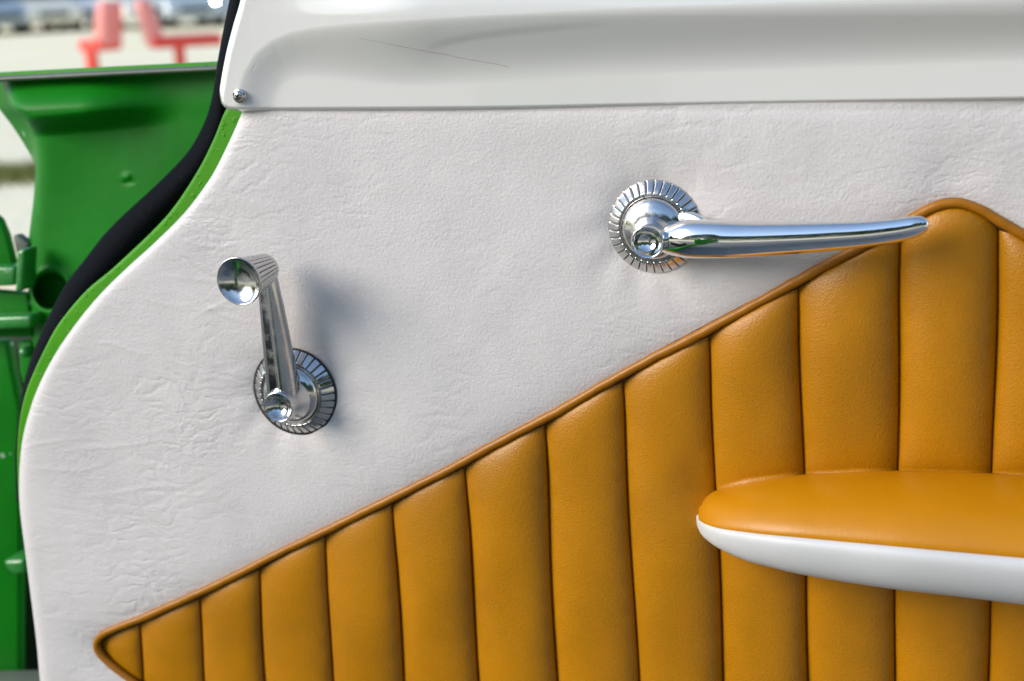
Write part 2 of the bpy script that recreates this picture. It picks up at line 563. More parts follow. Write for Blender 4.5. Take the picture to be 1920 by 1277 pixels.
# ---- tan pleated panel: one padded sheet sewn into upright tubes
SEAMS = [(186, 1205, 186), (262, 1160, 268), (375, 1117, 385), (487, 1060, 497), (610, 998, 623), (735, 938, 758), (871, 868, 900), (1022, 790, 1045),
         (1168, 708, 1197), (1330, 622, 1357), (1497, 533, 1517), (1688, 445, 1677), (1872, 420, 1852), (2065, 520, 2040), (2265, 620, 2230)]


def seam_x(i, y):
    x0, y0, x1 = SEAMS[i]
    t = (y - y0) / (1277 - y0 + 1e-6)
    return x0 + (x1 - x0) * t + 2.2 * np.sin(y / 95.0 + i * 1.7) * np.clip((y - y0) / 120, 0, 1)


cols, frac = [], []
tt = np.concatenate([np.linspace(0, .06, 9, endpoint=False), np.linspace(.06, .94, 34, endpoint=False), np.linspace(.94, 1, 9, endpoint=False)])
for i in range(len(SEAMS) - 1):
    for t in tt:
        cols.append((i, t))
cols.append((len(SEAMS) - 2, 1.0))
ci = np.array([c[0] for c in cols]); ct = np.array([c[1] for c in cols])
nr = 320


def col_x(y):
    """x of every column at rows y (ncols) or (nrows,ncols)"""
    out = np.zeros(np.broadcast(y, ct).shape)
    yb = np.broadcast_to(y, out.shape)
    for i in range(len(SEAMS) - 1):
        sel = ci == i
        ysel = yb[..., sel]
        out[..., sel] = seam_x(i, ysel) * (1 - ct[sel]) + seam_x(i + 1, ysel) * ct[sel]
    return out


y0 = np.full(len(cols), 800.0)
for _ in range(14):
    y0 = 0.5 * y0 + 0.5 * np.interp(col_x(y0), PIPE_TOP[:, 0], PIPE_TOP[:, 1])
y1 = np.full(len(cols), 1300.0)
for _ in range(14):
    xx = col_x(y1)
    y1 = 0.5 * y1 + 0.5 * np.where(xx > 560, 1490, np.interp(xx, np.r_[PIPE_BOT[:, 0], 560], np.r_[PIPE_BOT[:, 1], 1490]))
y1 = np.minimum(np.maximum(y1, y0 + 2), 1490)
rr = np.linspace(0, 1, nr) ** 1.25
PY = y0[None, :] + (y1 - y0)[None, :] * rr[:, None]
PX = col_x(PY)
dtop = dist_to_line(PX, PY, PIPE[::4])
t = np.broadcast_to(ct, PX.shape)
wpx = np.array([SEAMS[i + 1][0] - SEAMS[i][0] for i in range(len(SEAMS) - 1)])[ci]
arch = np.clip(1 - np.abs(2 * t - 1) ** 2.2, 0, 1) ** 0.58
amp = 0.0100 * np.clip(wpx / 150, .55, 1.1)[None, :] * np.ones_like(PX)
puff = 1 - np.exp(-dtop / 30.0)
seamd = np.minimum(t, 1 - t) * wpx[None, :]
H = amp * arch * (0.42 + 0.58 * puff) * (1 - np.exp(-dtop / 4)) - 0.003
H += -0.0012 * np.exp(-(seamd / 1.8) ** 2)          # the stitched valley
# leather pulled by the stitches: small puckers along every seam
for i in range(len(SEAMS) - 1):
    sel = ci == i
    for side in (0, 1):
        dd = (t[:, sel] if side == 0 else 1 - t[:, sel]) * wpx[sel][None, :]
        ph = rng.uniform(0, 6.28, 3)
        pk = np.sin(PY[:, sel] / 9.5 + ph[0] + .8 * np.sin(PY[:, sel] / 47)) * (0.4 + 0.6 * np.sin(PY[:, sel] / 83 + ph[1]) ** 2)
        H[:, sel] += 0.00016 * pk * np.exp(-((dd - 9) / 9) ** 2)
# shallow dents and pulls so that no two pleats are the same
for i in range(len(SEAMS) - 1):
    sel = ci == i
    ph = rng.uniform(0, 6.28, 3)
    H[:, sel] += 0.00060 * arch[:, sel] * (np.sin(PY[:, sel] / 61 + ph[0] + 2.2 * t[:, sel]) + np.sin(PY[:, sel] / 137 + ph[1]) * 1.4) * puff[:, sel]
darm = dist_to_line(PX, PY, [(1335, 915), (1400, 897), (1500, 885), (1620, 879), (1920, 886), (2300, 908)])
H += -0.0035 * np.exp(-darm / 26) * arch
H += -0.0026 * np.exp(-((PX - 1310) / 45) ** 2 - ((PY - 905) / 70) ** 2) * arch
uvw = np.stack([PX / 1000, PY / 1000], -1)
pleats = grid('pleated_panel', P(PX, PY, H), M_TAN, door, uvw)
tag(pleats, 'tan leather inset sewn into upright pleats')

# ---- piping round the pleated inset
wob_ = np.convolve(rng.normal(0, 1, len(PIPE) + 14), np.ones(15) / 15, 'valid')
pp = P(PIPE[:, 0], PIPE[:, 1] + 2.6 * wob_, 0.0022)
prad = 0.0025 + 0.00012 * np.sin(np.arange(len(PIPE)) * 0.9) * rng.uniform(0.4, 1, len(PIPE)) + 0.00028 * wob_[::-1]
piping = sweep('piping', pp, prad, M_TANPIPE, door, n=18)
lip = sweep('piping_seam', P(PIPE[:, 0], PIPE[:, 1], -0.0004), 0.0037, M_STITCH, piping, n=10, flat=0.45)
lip.name = 'seam_allowance'

# ---- white painted garnish moulding along the top of the door
CUR = smooth_line([(452, 215), (458, 175), (474, 128), (502, 94), (548, 72), (620, 60), (720, 53), (860, 45), (1000, 37), (1150, 29), (1400, 20), (1650, 12), (1920, 3), (2330, -12)], 160)
ny, nx = 220, 460
bot = smooth_line([(413, 185), (416, 196), (425, 204), (440, 208), (500, 209), (900, 206.5), (1300, 199), (1920, 189), (2330, 181)], 200)
lft = smooth_line([(470, -140), (461, -60), (451, 0), (438, 45), (424, 100), (413, 160), (412, 175), (413, 186)], 160)
py_rows = np.linspace(-140, 210, ny)
us = np.concatenate([np.linspace(0, .035, 60, endpoint=False), np.linspace(.035, 1, nx - 60)])
px = np.zeros((ny, nx)); py = np.zeros((ny, nx))
for j, u in enumerate(us):
    # columns start on the left outline, rows are squeezed to end on the bottom outline
    xb = 413 + (XR - 413) * u
    yb_ = np.interp(xb, bot[:, 0], bot[:, 1])
    w = np.linspace(0, 1, ny)
    y_ = -140 + (yb_ + 140) * w
    lx = np.interp(y_, lft[:, 1], lft[:, 0])
    px[:, j] = lx + (XR - lx) * u
    py[:, j] = y_
d = dist_to_line(px, py, CUR[::3])
CX = np.interp(py, CUR[::-1, 1], CUR[::-1, 0])
below = (py > np.interp(px, CUR[:, 0], CUR[:, 1])) & ((px > CX) | (py < 60))
below |= (px > CX) & (py > 60)
sd = np.where(below, d, -d)
ampg = 0.005 + 0.010 * sstep(430, 800, px)
width = 62 + 53 * sstep(440, 800, px)
tq = np.clip((sd + 14) / (width + 14), 0, 1)
h = 0.0048 + ampg * (1 - sstep(0, 1, tq ** 0.8))
# the ledge rolls back towards the top, out of the picture
h += -0.016 * np.clip((30 - py) / 150, 0, 2) ** 1.5 * sstep(440, 760, px)
# a faint pressed crease that runs out to a point
yc = np.interp(px, [780, 800, 830, 880, 960, 1100, 1300], [104, 96, 84, 74, 63, 50, 40])
cr = np.exp(-np.maximum(py - yc, 0) / 30) * (py > yc - 14) * sstep(-14, 8, py - yc)
h += -0.0005 * cr * sstep(780, 850, px) * (1 - sstep(950, 1250, px))
# rolled edges
eL = px - px[:, :1]; eB = py[-1:, :] - py
r = 9.0
for e in (eL, eB):
    h += -0.0055 * np.clip(1 - e / r, 0, 1) ** 2.4
pts = P(px, py, h)
sideL = pts[:, :1].copy(); sideL[..., 1] = 0.012
sideB = pts[-1:, :].copy(); sideB[..., 1] = 0.004
pts2 = np.concatenate([pts, sideB], 0)
sideL2 = np.concatenate([sideL, sideB[:, :1]], 0)
pts2 = np.concatenate([sideL2, pts2], 1)
uvw = np.stack([px / 1000, py / 1000], -1)
uvw = np.concatenate([uvw, uvw[-1:]], 0); uvw = np.concatenate([uvw[:, :1], uvw], 1)
garnish = grid('window_garnish', pts2, M_WPAINT, door, uvw)
tag(garnish, 'glossy white painted moulding along the top of the door')

# screw with its cup washer in the corner of the moulding
kk = np.argmin((px - 449) ** 2 + (py - 180) ** 2)
sc = P(449, 180, h.ravel()[kk] + 0.0006)
prof = [(0.0040, -0.003), (0.0040, 0.0002), (0.0037, 0.0009), (0.0031, 0.0007), (0.0029, 0.0012), (0.0024, 0.0020), (0.0014, 0.0025), (0.0006, 0.0026)]
screw = lathe('screw', prof, sc, (0, -1, 0), M_SCREW, garnish, n=40)
bm = bmesh.new()
for ang in (0.5, 0.5 + math.pi / 2):
    m = Matrix.Translation(Vector(sc) + Vector((0, -0.0022, 0))) @ Matrix.Rotation(ang, 4, 'Y') @ Matrix.Diagonal((0.0030, 0.0012, 0.0007, 1))
    bmesh.ops.create_cube(bm, size=1, matrix=m)
slot = from_bm('screw_slot', bm, M_BLACK, screw, False)
slot.parent = garnish


# ------------------------------------------------------------------ chrome escutcheons
def escutcheon(name, R, c, mt, parent, nflute=34, phase=0.0, top=0.26):
    """Fluted cone ring with a smooth dome in the middle."""
    n = nflute * 12
    prof = [(1.0, -0.10), (1.0, 0.045), (0.985, 0.075), (0.96, 0.10), (0.86, 0.19), (0.76, 0.275), (0.725, 0.30), (0.705, 0.285), (0.69, 0.255), (0.665, 0.26),
            (0.65, 0.30), (0.63, 0.345), (0.59, 0.39), (0.54, 0.425), (0.48, 0.455), (0.40, 0.50), (0.2, 0.52)]

    def mod(t, i, r, h):
        if 3 <= i <= 6:
            f = (t * nflute / (2 * math.pi) + phase) % 1.0
            g = max(0.0, 1 - abs(f - .5) / 0.11)
            dp = g ** 0.6 * (0.038 if 3 <= i <= 5 else 0.012)
            r, h = r - dp * .4, h - dp
        return r * R, h * R
    o = lathe(name, prof, c, (0, -1, 0), mt, parent, n=n, mod=mod)
    o.data.materials.append(M_GROOVE)
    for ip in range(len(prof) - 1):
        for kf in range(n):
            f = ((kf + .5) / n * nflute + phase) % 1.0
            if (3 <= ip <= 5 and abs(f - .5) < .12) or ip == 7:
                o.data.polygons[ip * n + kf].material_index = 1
    return o


def scale_at(pxy, h=0.0):
    """metres per photo pixel in the panel plane there"""
    return float(np.linalg.norm(P(pxy[0] + 5, pxy[1], h) - P(pxy[0] - 5, pxy[1], h)) / 10)


# ---- inside door handle
hc = P(*HANDLE_C, -0.0015)
RH = 0.0262
print('handle radius px->m', HANDLE_RPX * scale_at(HANDLE_C), 'crank', CRANK_RPX * scale_at(CRANK_C))
RH = HANDLE_RPX * scale_at(HANDLE_C) * 1.0
handle = empty('door_handle', hc, None, None)
handle.parent = door
handle.matrix_parent_inverse = door.matrix_basis.inverted()
tag(handle, 'chrome lever handle on a fluted round rose')
escutcheon('escutcheon', RH, hc, M_SATIN, handle)
# boss with a dished end
HB = P(1213, 455, 0.0265)
boss_c = Vector((HB[0], -0.010, HB[2]))
rb = 30 * scale_at((1213, 455), 0.0265)
hcx = Vector(hc)
prof = [(1.30, 0.002), (1.16, 0.006), (1.10, 0.009), (1.07, 0.013), (1.03, 0.0158), (0.985, 0.0168), (0.93, 0.0165), (0.8, 0.0148), (0.6, 0.0128), (0.35, 0.0116), (0.12, 0.0112)]
lathe('boss', [(r * rb, hgt) for r, hgt in prof], boss_c, (0, -1, 0), M_CHROME, handle, n=72)
LV = smooth_line([(1240, 452, .0165, 20), (1258, 450.5, .0178, 27), (1290, 448, .0205, 34), (1340, 448.5, .0225, 34), (1400, 449, .0235, 32), (1470, 447, .0245, 29.5), (1550, 443.5, .0252, 27),
                  (1620, 439, .0256, 24.5), (1680, 432, .0258, 22.5), (1712, 425.5, .0257, 20.5), (1730, 420, .0256, 15.5), (1738, 417, .0255, 9), (1741, 416, .0255, 3)], 120)
LV[:, 3] *= 1.07
lp = P(LV[:, 0], LV[:, 1], LV[:, 2])
lr = LV[:, 3] * np.array([scale_at((x, y), hh_) for x, y, hh_ in LV[:, :3]])
lever = sweep('lever', lp, lr, M_CHROME, handle, n=48, flat=np.linspace(0.85, 0.62, len(lr)))
# web that ties the lever to the rose
WB = smooth_line([(1275, 414, .006, 15), (1298, 413, .008, 15), (1322, 425, .012, 12), (1338, 437, .017, 8)], 30)
wp = P(WB[:, 0], WB[:, 1], WB[:, 2])
sweep('web', wp, WB[:, 3] * scale_at((1290, 400)), M_CHROME, handle, n=24, flat=0.55)

# ---- window crank
cc = P(*CRANK_C, -0.0015)
RC = CRANK_RPX * scale_at(CRANK_C)
crank = empty('window_crank', cc, None, None)
crank.parent = door
crank.matrix_parent_inverse = door.matrix_basis.inverted()
tag(crank, 'worn chrome window winder pointing upwards')
escutcheon('escutcheon', RC, cc, M_CHROMEW, crank, 34, .3)
lathe('gasket', [(1.0, -0.0), (1.006, 0.0006), (0.985, 0.0008)], [cc[0], -0.0005, cc[2]], (0, -1, 0), M_BLACK, crank, n=80).scale = (1, 1, 1)
for o in list(crank.children):
    if o.name.startswith('gasket'):
        me = o.data
        for vtx in me.vertices:
            dx, dz = vtx.co.x - cc[0], vtx.co.z - cc[2]
            rr_ = math.hypot(dx, dz)
            if rr_ > 0.2:
                vtx.co.x = cc[0] + dx * RC; vtx.co.z = cc[2] + dz * RC
CB = P(521, 764, 0.0265)
rc = 26 * scale_at((521, 764), 0.0265)
prof = [(1.45, 0.001), (1.25, 0.005), (1.15, 0.009), (1.08, 0.013), (1.03, 0.0158), (0.985, 0.0168), (0.93, 0.0165), (0.8, 0.0148), (0.6, 0.0128), (0.35, 0.0116), (0.12, 0.0112)]
lathe('hub', [(r * rc, hgt) for r, hgt in prof], (CB[0], -0.010, CB[2]), (0, -1, 0), M_CHROMEW, crank, n=72)
AR = smooth_line([(528, 745, .0175, 30), (523, 700, .0185, 29), (515, 640, .020, 26), (507, 580, .0215, 22.5), (501, 540, .0225, 20), (497, 512, .023, 18)], 40)
ap = P(AR[:, 0], AR[:, 1], AR[:, 2])
ar = AR[:, 3] * np.array([scale_at((x, y), q) for x, y, q in AR[:, :3]])
SECT = [(-1, -.35), (-1, .1), (-.92, .38), (-.62, .62), (-.30, .66), (-.14, .50), (0.0, .26), (.14, .22), (.55, .20), (.90, .05), (1, -.25), (.9, -.5), (-.9, -.5)]
SECT = [(-x_, y_) for x_, y_ in SECT][::-1]
arm = sweep('crank_arm', ap, ar, M_CHROMEW, crank, sect=SECT)
bevel(arm, 0.0008, 2)
# fluted knob, flaring to a dished face
KB, KF = P(499, 503, 0.021), P(447, 528, 0.052)
kax = Vector(KF) - Vector(KB)
klen = kax.length
rf = 41.5 * scale_at((447, 528), 0.052)
prof = [(0.42, -0.06), (0.56, -0.03), (0.63, 0.03), (0.66, 0.10), (0.74, 0.35), (0.83, 0.62), (0.93, 0.88), (0.965, 0.93), (0.995, 0.955), (1.0, 0.98), (0.985, 1.0),
        (0.95, 1.0), (0.93, 0.985), (0.75, 0.93), (0.5, 0.88), (0.25, 0.855), (0.08, 0.85)]


def kmod(t, i, r, h):
    if 3 <= i <= 6:
        f = (t * 26 / (2 * math.pi)) % 1.0
        r -= 0.055 * max(0.0, 1 - abs(f - .5) / 0.22) ** .7
    return r * rf, h * klen


knob = lathe('knob', prof, KB, kax, M_CHROMEW, crank, n=26 * 10, mod=kmod)
knob.data.materials.append(M_GROOVE)
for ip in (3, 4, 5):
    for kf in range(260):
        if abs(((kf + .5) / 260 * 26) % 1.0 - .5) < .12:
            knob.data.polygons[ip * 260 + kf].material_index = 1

# ------------------------------------------------------------------ armrest
ST = [  # seam x, seam y, depth, underside y, top y
    (1308, 973, .010, 992, 952), (1313, 979, .017, 1003, 934), (1325, 986, .025, 1015, 920), (1350, 994, .034, 1032, 911), (1400, 1002, .043, 1054, 899), (1450, 1008, .049, 1067, 892),
    (1500, 1013, .053, 1079, 887), (1600, 1023, .058, 1096, 882), (1700, 1032.5, .062, 1110, 881.5), (1800, 1042, .064, 1121, 884), (1920, 1053, .065, 1136, 890), (2100, 1070, .065, 1158, 900), (2290, 1088, .063, 1180, 912)]
S = smooth_line(ST, 110)
seam = P(S[:, 0], S[:, 1], S[:, 2])
und = P(S[:, 0], S[:, 3], S[:, 2] * 0.72)
topz = P(S[:, 0], S[:, 4], S[:, 2] * 0.06)[:, 2]
xs = seam[:, 0]
zb = seam[:, 2]
zu = und[:, 2]
padsec = [(-.02, .96), (.08, 1.0), (.22, 1.03), (.38, 1.03), (.54, .97), (.68, .87), (.80, .73), (.89, .57), (.955, .39), (.995, .2), (1.0, .08), (.985, -.0), (.95, -.05), (.5, -.06), (-.02, -.06)]
bassec = [(-.02, .10), (.5, .08), (.93, .06), (.975, .035), (1.005, 0.02), (1.03, -.05), (1.035, -.14), (1.02, -.3), (.985, -.5), (.92, -.72), (.82, -.9), (.68, -1.0), (.5, -1.04), (.25, -1.06), (-.02, -1.06)]


def armpart(name, sec, hgt, mt, inset=False):
    sec = np.array(sec)
    pts = np.zeros((len(xs), len(sec), 3))
    pts[:, :, 0] = xs[:, None]
    pts[:, :, 1] = -sec[None, :, 0] * S[:, 2][:, None]
    pts[:, :, 2] = zb[:, None] + sec[None, :, 1] * hgt[:, None]
    # round the leading end over
    pts = pts[1 if inset else 0:]
    if inset:
        pts[:, :, 1] *= 0.985
    zc = zb[1] + hgt[1] * .3 if inset else zb[0] - .25 * hgt[0]
    lead = []
    for q in np.sin(np.linspace(0.08, math.pi / 2, 9)[:-1]):
        ring = pts[0].copy()
        ring[:, 1] *= q
        ring[:, 2] = zc + (ring[:, 2] - zc) * (.05 + .95 * q ** .7)
        ring[:, 0] -= (0.0016 if inset else 0.0020) * (1 - q * q)
        lead.append(ring)
    pts = np.concatenate([np.array(lead), pts], 0)
    bm = bmesh.new()
    rings = [[bm.verts.new(p) for p in ring] for ring in pts]
    n = len(sec)
    for ra, rb_ in zip(rings[:-1], rings[1:]):
        for i in range(n):
            bm.faces.new((ra[i], ra[(i + 1) % n], rb_[(i + 1) % n], rb_[i]))
    bm.faces.new(rings[0]); bm.faces.new(rings[-1])
    o = from_bm(name, bm, mt, armrest)
    sm = o.modifiers.new('subdivision', 'SUBSURF'); sm.levels = sm.render_levels = 1
    return o


armrest = empty('armrest', Vector((xs.mean(), 0, zb.mean())), None, None)
armrest.parent = door
armrest.matrix_parent_inverse = door.matrix_basis.inverted()
tag(armrest, 'armrest with tan padded top and white base')
pad = armpart('pad', padsec, topz - zb, M_PAD, True)
basep = armpart('base', bassec, zb - zu, M_BASEW)

# ------------------------------------------------------------------ green car body beside the open door
HB0 = -0.11
body = empty('vintage_car', Vector(P(200, 1500, HB0)), 'green painted car body with hinge and round hole beside the open door', 'car', kind='thing')
ny, nx = 520, 300
yy = np.linspace(0, 1, ny)
L = smooth_line([(2, 150), (8, 164), (14, 180), (25, 203), (46, 222), (60, 245), (66, 275), (67, 310), (63, 370), (56, 430), (51, 480), (52, 530), (55, 580), (58, 620), (64, 680), (72, 760), (90, 900), (110, 1100), (120, 1400)], 300)
ytopL, ytopR = 148.0, 128.0
uu = np.linspace(0, 1, nx)
XP = 520
w = yy[:, None]
ytopu = 152 + (120 - 152) * uu[None, :]
py = ytopu + (1400 - ytopu) * (w ** 1.0)
lx = np.interp(py, L[:, 1], L[:, 0])
px = lx + (XP - lx) * uu[None, :]
q = py - (152 - 32 * (px / XP))          # distance below the top edge
h = np.full_like(px, HB0)
fade = 1 - 0.97 * sstep(150, 350, px)
h += 0.024 * fade * sstep(-10, 62, q) * (1 - sstep(66, 108, q + 0.03 * (px - 150)))      # the lip leans out, then tucks in underneath
h += -0.010 * np.exp(-(px - lx) / 7.0)
hr = np.hypot(px - 95, (py - 545) * 0.97)
h += -0.020 * (1 - sstep(29, 34, hr)) + 0.0016 * np.exp(-((hr - 39) / 5) ** 2)
h += 0.0018 * np.exp(-((px - 238) / 8) ** 2 - ((py - 331) / 6) ** 2) - 0.0016 * np.exp(-((px - 240) / 9) ** 2 - ((py - 342) / 4) ** 2)
h += 0.003 * np.sin(px / 60) * np.sin(py / 85)
pillar = grid('pillar', P(px, py, h), M_GREEN, body)
# folded-back flange down the left edge of the pillar
fl = L[L[:, 1] < 310]
fo = smooth_line([(-40, 150), (-25, 165), (0, 206), (20, 232), (40, 262), (58, 292), (66, 309)], len(fl))
tt = np.linspace(0, 1, 10)[:, None]
fp = np.stack([P(fl[:, 0] * (1 - q_) + fo[:, 0] * q_, fl[:, 1] * (1 - q_) + fo[:, 1] * q_, HB0 - 0.012 - 0.03 * q_) for q_ in tt[:, 0]], 0)
grid('flange', fp, M_GREEN, body)
# rolled top edge: bare worn metal under a green bead
e0 = smooth_line([(-60, 152), (0, 148), (120, 142), (260, 135), (400, 128.5), (500, 123)], 80)
ep = P(e0[:, 0], e0[:, 1], HB0 + 0.012)
sweep('worn_edge', ep, 0.0020, M_BARE, body, n=14, flat=2.6)
e1 = e0.copy(); e1[:, 1] -= 7.5
sweep('edge_bead', P(e1[:, 0], e1[:, 1], HB0 + 0.004), 0.0019, M_RIM, body, n=14, flat=3.0)
# dark inner side of the body that closes the gap low on the left
prism('inner_panel', [(-120, 640), (12, 640), (22, 700), (36, 770), (36, 1500), (-120, 1500)], HB0 - 0.03, HB0 - 0.02, M_GREEN, body, 0.003)
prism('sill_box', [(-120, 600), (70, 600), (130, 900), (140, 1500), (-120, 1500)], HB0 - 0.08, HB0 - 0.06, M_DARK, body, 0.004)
prism('brace', [(-60, 360), (0, 412), (12, 440), (28, 502), (20, 530), (-60, 530)], HB0 - 0.022, HB0 - 0.015, M_GREEN, body, 0.003)
# the rest of the body around the doorway: it stands beside the viewer and shows only in the chrome
def body_part(name, c, s_, mt, bev):
    bm = bmesh.new(); box(bm, c, s_)
    return bevel(from_bm(name, bm, mt, body), bev, 4)


body_part('rocker_sill', (-.66, -.85, .36), (.12, 1.9, .16), M_GREEN, .03)
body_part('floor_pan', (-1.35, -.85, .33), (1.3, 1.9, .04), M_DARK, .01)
body_part('seat_cushion', (-1.3, -1.0, .46), (.98, .56, .24), M_SEAT, .07)
body_part('quarter_panel', (-.74, -2.35, .70), (.14, 1.35, .72), M_GREEN, .06)
# door hinge
hinge = empty('hinge', Vector(P(30, 560, HB0 + .01)), None, None)
hinge.parent = body
hinge.matrix_parent_inverse = body.matrix_basis.inverted()
prism('hinge_leaf', [(-80, 503), (27, 501), (27, 536), (-80, 541)], HB0 - 0.004, HB0 + 0.012, M_HINGE, hinge, 0.0022)
prism('knuckle', [(31, 470), (46, 468), (42, 546), (27, 548)], HB0 + 0.004, HB0 + 0.020, M_HINGE, hinge, 0.0022)
prism('hinge_plate', [(-80, 541), (50, 552), (58, 600), (60, 632), (-80, 634)], HB0 - 0.012, HB0 - 0.002, M_GREEN, hinge, 0.002)
prism('hinge_arm', [(-80, 597), (57, 592), (58, 616), (-80, 622)], HB0 - 0.002, HB0 + 0.016, M_HINGE, hinge, 0.0026)
prism('hinge_bracket', [(30, 640), (62, 640), (66, 700), (48, 745), (34, 700)], HB0 - 0.012, HB0 - 0.004, M_GREEN, hinge, 0.004)
bc = P(48, 660, HB0)
lathe('hinge_bolt', [(.0042, -.004), (.0042, .002), (.0034, .0036), (.0012, .0044)], bc, (0, -1, 0), M_HINGE, hinge, n=6)
prism('grey_cap', [(22, 442), (30, 440), (54, 458), (48, 476), (30, 478)], HB0 - 0.012, HB0 - 0.004, M_BARE, hinge, 0.002)
prism('clip', [(4, 1052), (44, 1050), (48, 1076), (26, 1080), (12, 1068)], HB0 - 0.02, HB0 + 0.004, M_HINGE, body, 0.003)
prism('lower_ledge', [(-80, 1290), (82, 1288), (90, 1350), (-80, 1350)], HB0 - 0.02, HB0 + 0.01, M_BARE, body, 0.003)


# ------------------------------------------------------------------ far background (thrown out of focus by the lens)
def car_paint(name, c):
    return mat(name, c, 0.3, Coat_Weight=0.5)


M_GLASS = mat('car_glass', (0.05, 0.07, 0.075), 0.08)
M_TYRE = mat('tyre', (0.02, 0.02, 0.02), 0.8)
M_RIMM = mat('wheel_rim', (0.6, 0.6, 0.6), 0.3, 1.0)
M_LAMP = mat('headlamp', (0.8, 0.8, 0.8), 0.1)
M_GLINT = mat('glint_headlamp', (0.9, 0.9, 0.9), 0.1)  # added glow that stands in for a sun glint on the far car
M_GLINT.node_tree.nodes['Principled BSDF'].inputs['Emission Color'].default_value = (1, 1, 0.97, 1)
M_GLINT.node_tree.nodes['Principled BSDF'].inputs['Emission Strength'].default_value = 45


def loft(name, sections, mt, parent):
    """sections along y: (y, half width, z0, z1, top half width)"""
    bm = bmesh.new()
    rings = []
    for (y, w_, z0, z1, wt) in sections:
        rings.append([bm.verts.new((x, y, z)) for x, z in ((-w_ * .92, z0), (w_ * .92, z0), (w_, z0 + (z1 - z0) * .45), (wt, z1), (-wt, z1), (-w_, z0 + (z1 - z0) * .45))])
    for ra, rb_ in zip(rings[:-1], rings[1:]):
        for i in range(6):
            bm.faces.new((ra[i], ra[(i + 1) % 6], rb_[(i + 1) % 6], rb_[i]))
    bm.faces.new(rings[0]); bm.faces.new(rings[-1])
    o = from_bm(name, bm, mt, parent, False)
    return bevel(o, 0.05, 3)


def parked_car(loc, rz, label, paint_m, has_glint=False):
    root = empty('parked_car', (0, 0, 0), label, 'car', 'cars parked beyond the pale ground')
    loft('body', [(-2.2, .74, .32, .62, .66), (-2.05, .85, .24, .78, .76), (-1.0, .88, .22, .92, .80), (0.9, .88, .22, .95, .80), (1.95, .86, .24, .90, .76), (2.2, .76, .34, .72, .68)], paint_m, root)
    loft('cabin', [(-1.05, .74, .90, .95, .70), (-.45, .74, .90, 1.38, .58), (.75, .74, .90, 1.42, .58), (1.5, .74, .90, .97, .68)], M_GLASS, root)
    loft('roof', [(-.50, .60, 1.36, 1.41, .54), (.1, .62, 1.385, 1.46, .54), (.80, .60, 1.38, 1.43, .54)], paint_m, root)
    for sx in (-1, 1):
        for y in (-1.35, 1.35):
            bm = bmesh.new()
            bmesh.ops.create_cone(bm, cap_ends=True, segments=28, radius1=.32, radius2=.32, depth=.2, matrix=Matrix.Translation((sx * .80, y, .32)) @ Matrix.Rotation(math.pi / 2, 4, 'Y'))
            wh = from_bm('wheel', bm, M_TYRE, root)
            bm = bmesh.new()
            bmesh.ops.create_cone(bm, cap_ends=True, segments=20, radius1=.2, radius2=.17, depth=.03, matrix=Matrix.Translation((sx * .905, y, .32)) @ Matrix.Rotation(sx * math.pi / 2, 4, 'Y'))
            from_bm('hubcap', bm, M_RIMM, wh)
        bm = bmesh.new()
        bmesh.ops.create_uvsphere(bm, u_segments=16, v_segments=10, radius=.11, matrix=Matrix.Translation((sx * .56, -2.1, .62)) @ Matrix.Diagonal((1.2, .7, .8, 1)))
        from_bm('headlight', bm, M_GLINT if (has_glint and sx == 1) else M_LAMP, root)
    bm = bmesh.new()
    box(bm, (0, -2.18, .50), (.8, .06, .14))
    from_bm('grille', bm, M_GLASS, root, False)
    root.location = loc
    root.rotation_euler.z = rz
    return root


CARS = [(-40, 40, .4, 'grey blue parked car at the far left of the row', (0.38, 0.44, 0.48), False),
        (72, 40.5, .25, 'cream parked car second from the left edge', (0.84, 0.78, 0.66), False),
        (160, 41.5, .2, 'white parked car just left of the first red seat', (0.82, 0.82, 0.84), False),
        (255, 40, .25, 'ivory parked car between the two red seats', (0.82, 0.80, 0.72), False),
        (352, 39.5, .15, 'slate grey parked car with an added sun glint on one headlight', (0.42, 0.48, 0.52), True),
        (445, 41, .2, 'pale parked car partly hidden behind the door edge', (0.74, 0.70, 0.66), False)]
for (cx, dist, rz, lab, colr, has_glint) in CARS:
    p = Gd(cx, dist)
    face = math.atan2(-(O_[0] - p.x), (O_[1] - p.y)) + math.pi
    parked_car(p, face + rz, lab, car_paint('car_paint', colr), has_glint)

M_BARK = mat('bark', (0.10, 0.075, 0.055), 0.9)
M_LEAF = mat('tree_leaves', (0.07, 0.11, 0.045), 0.7)


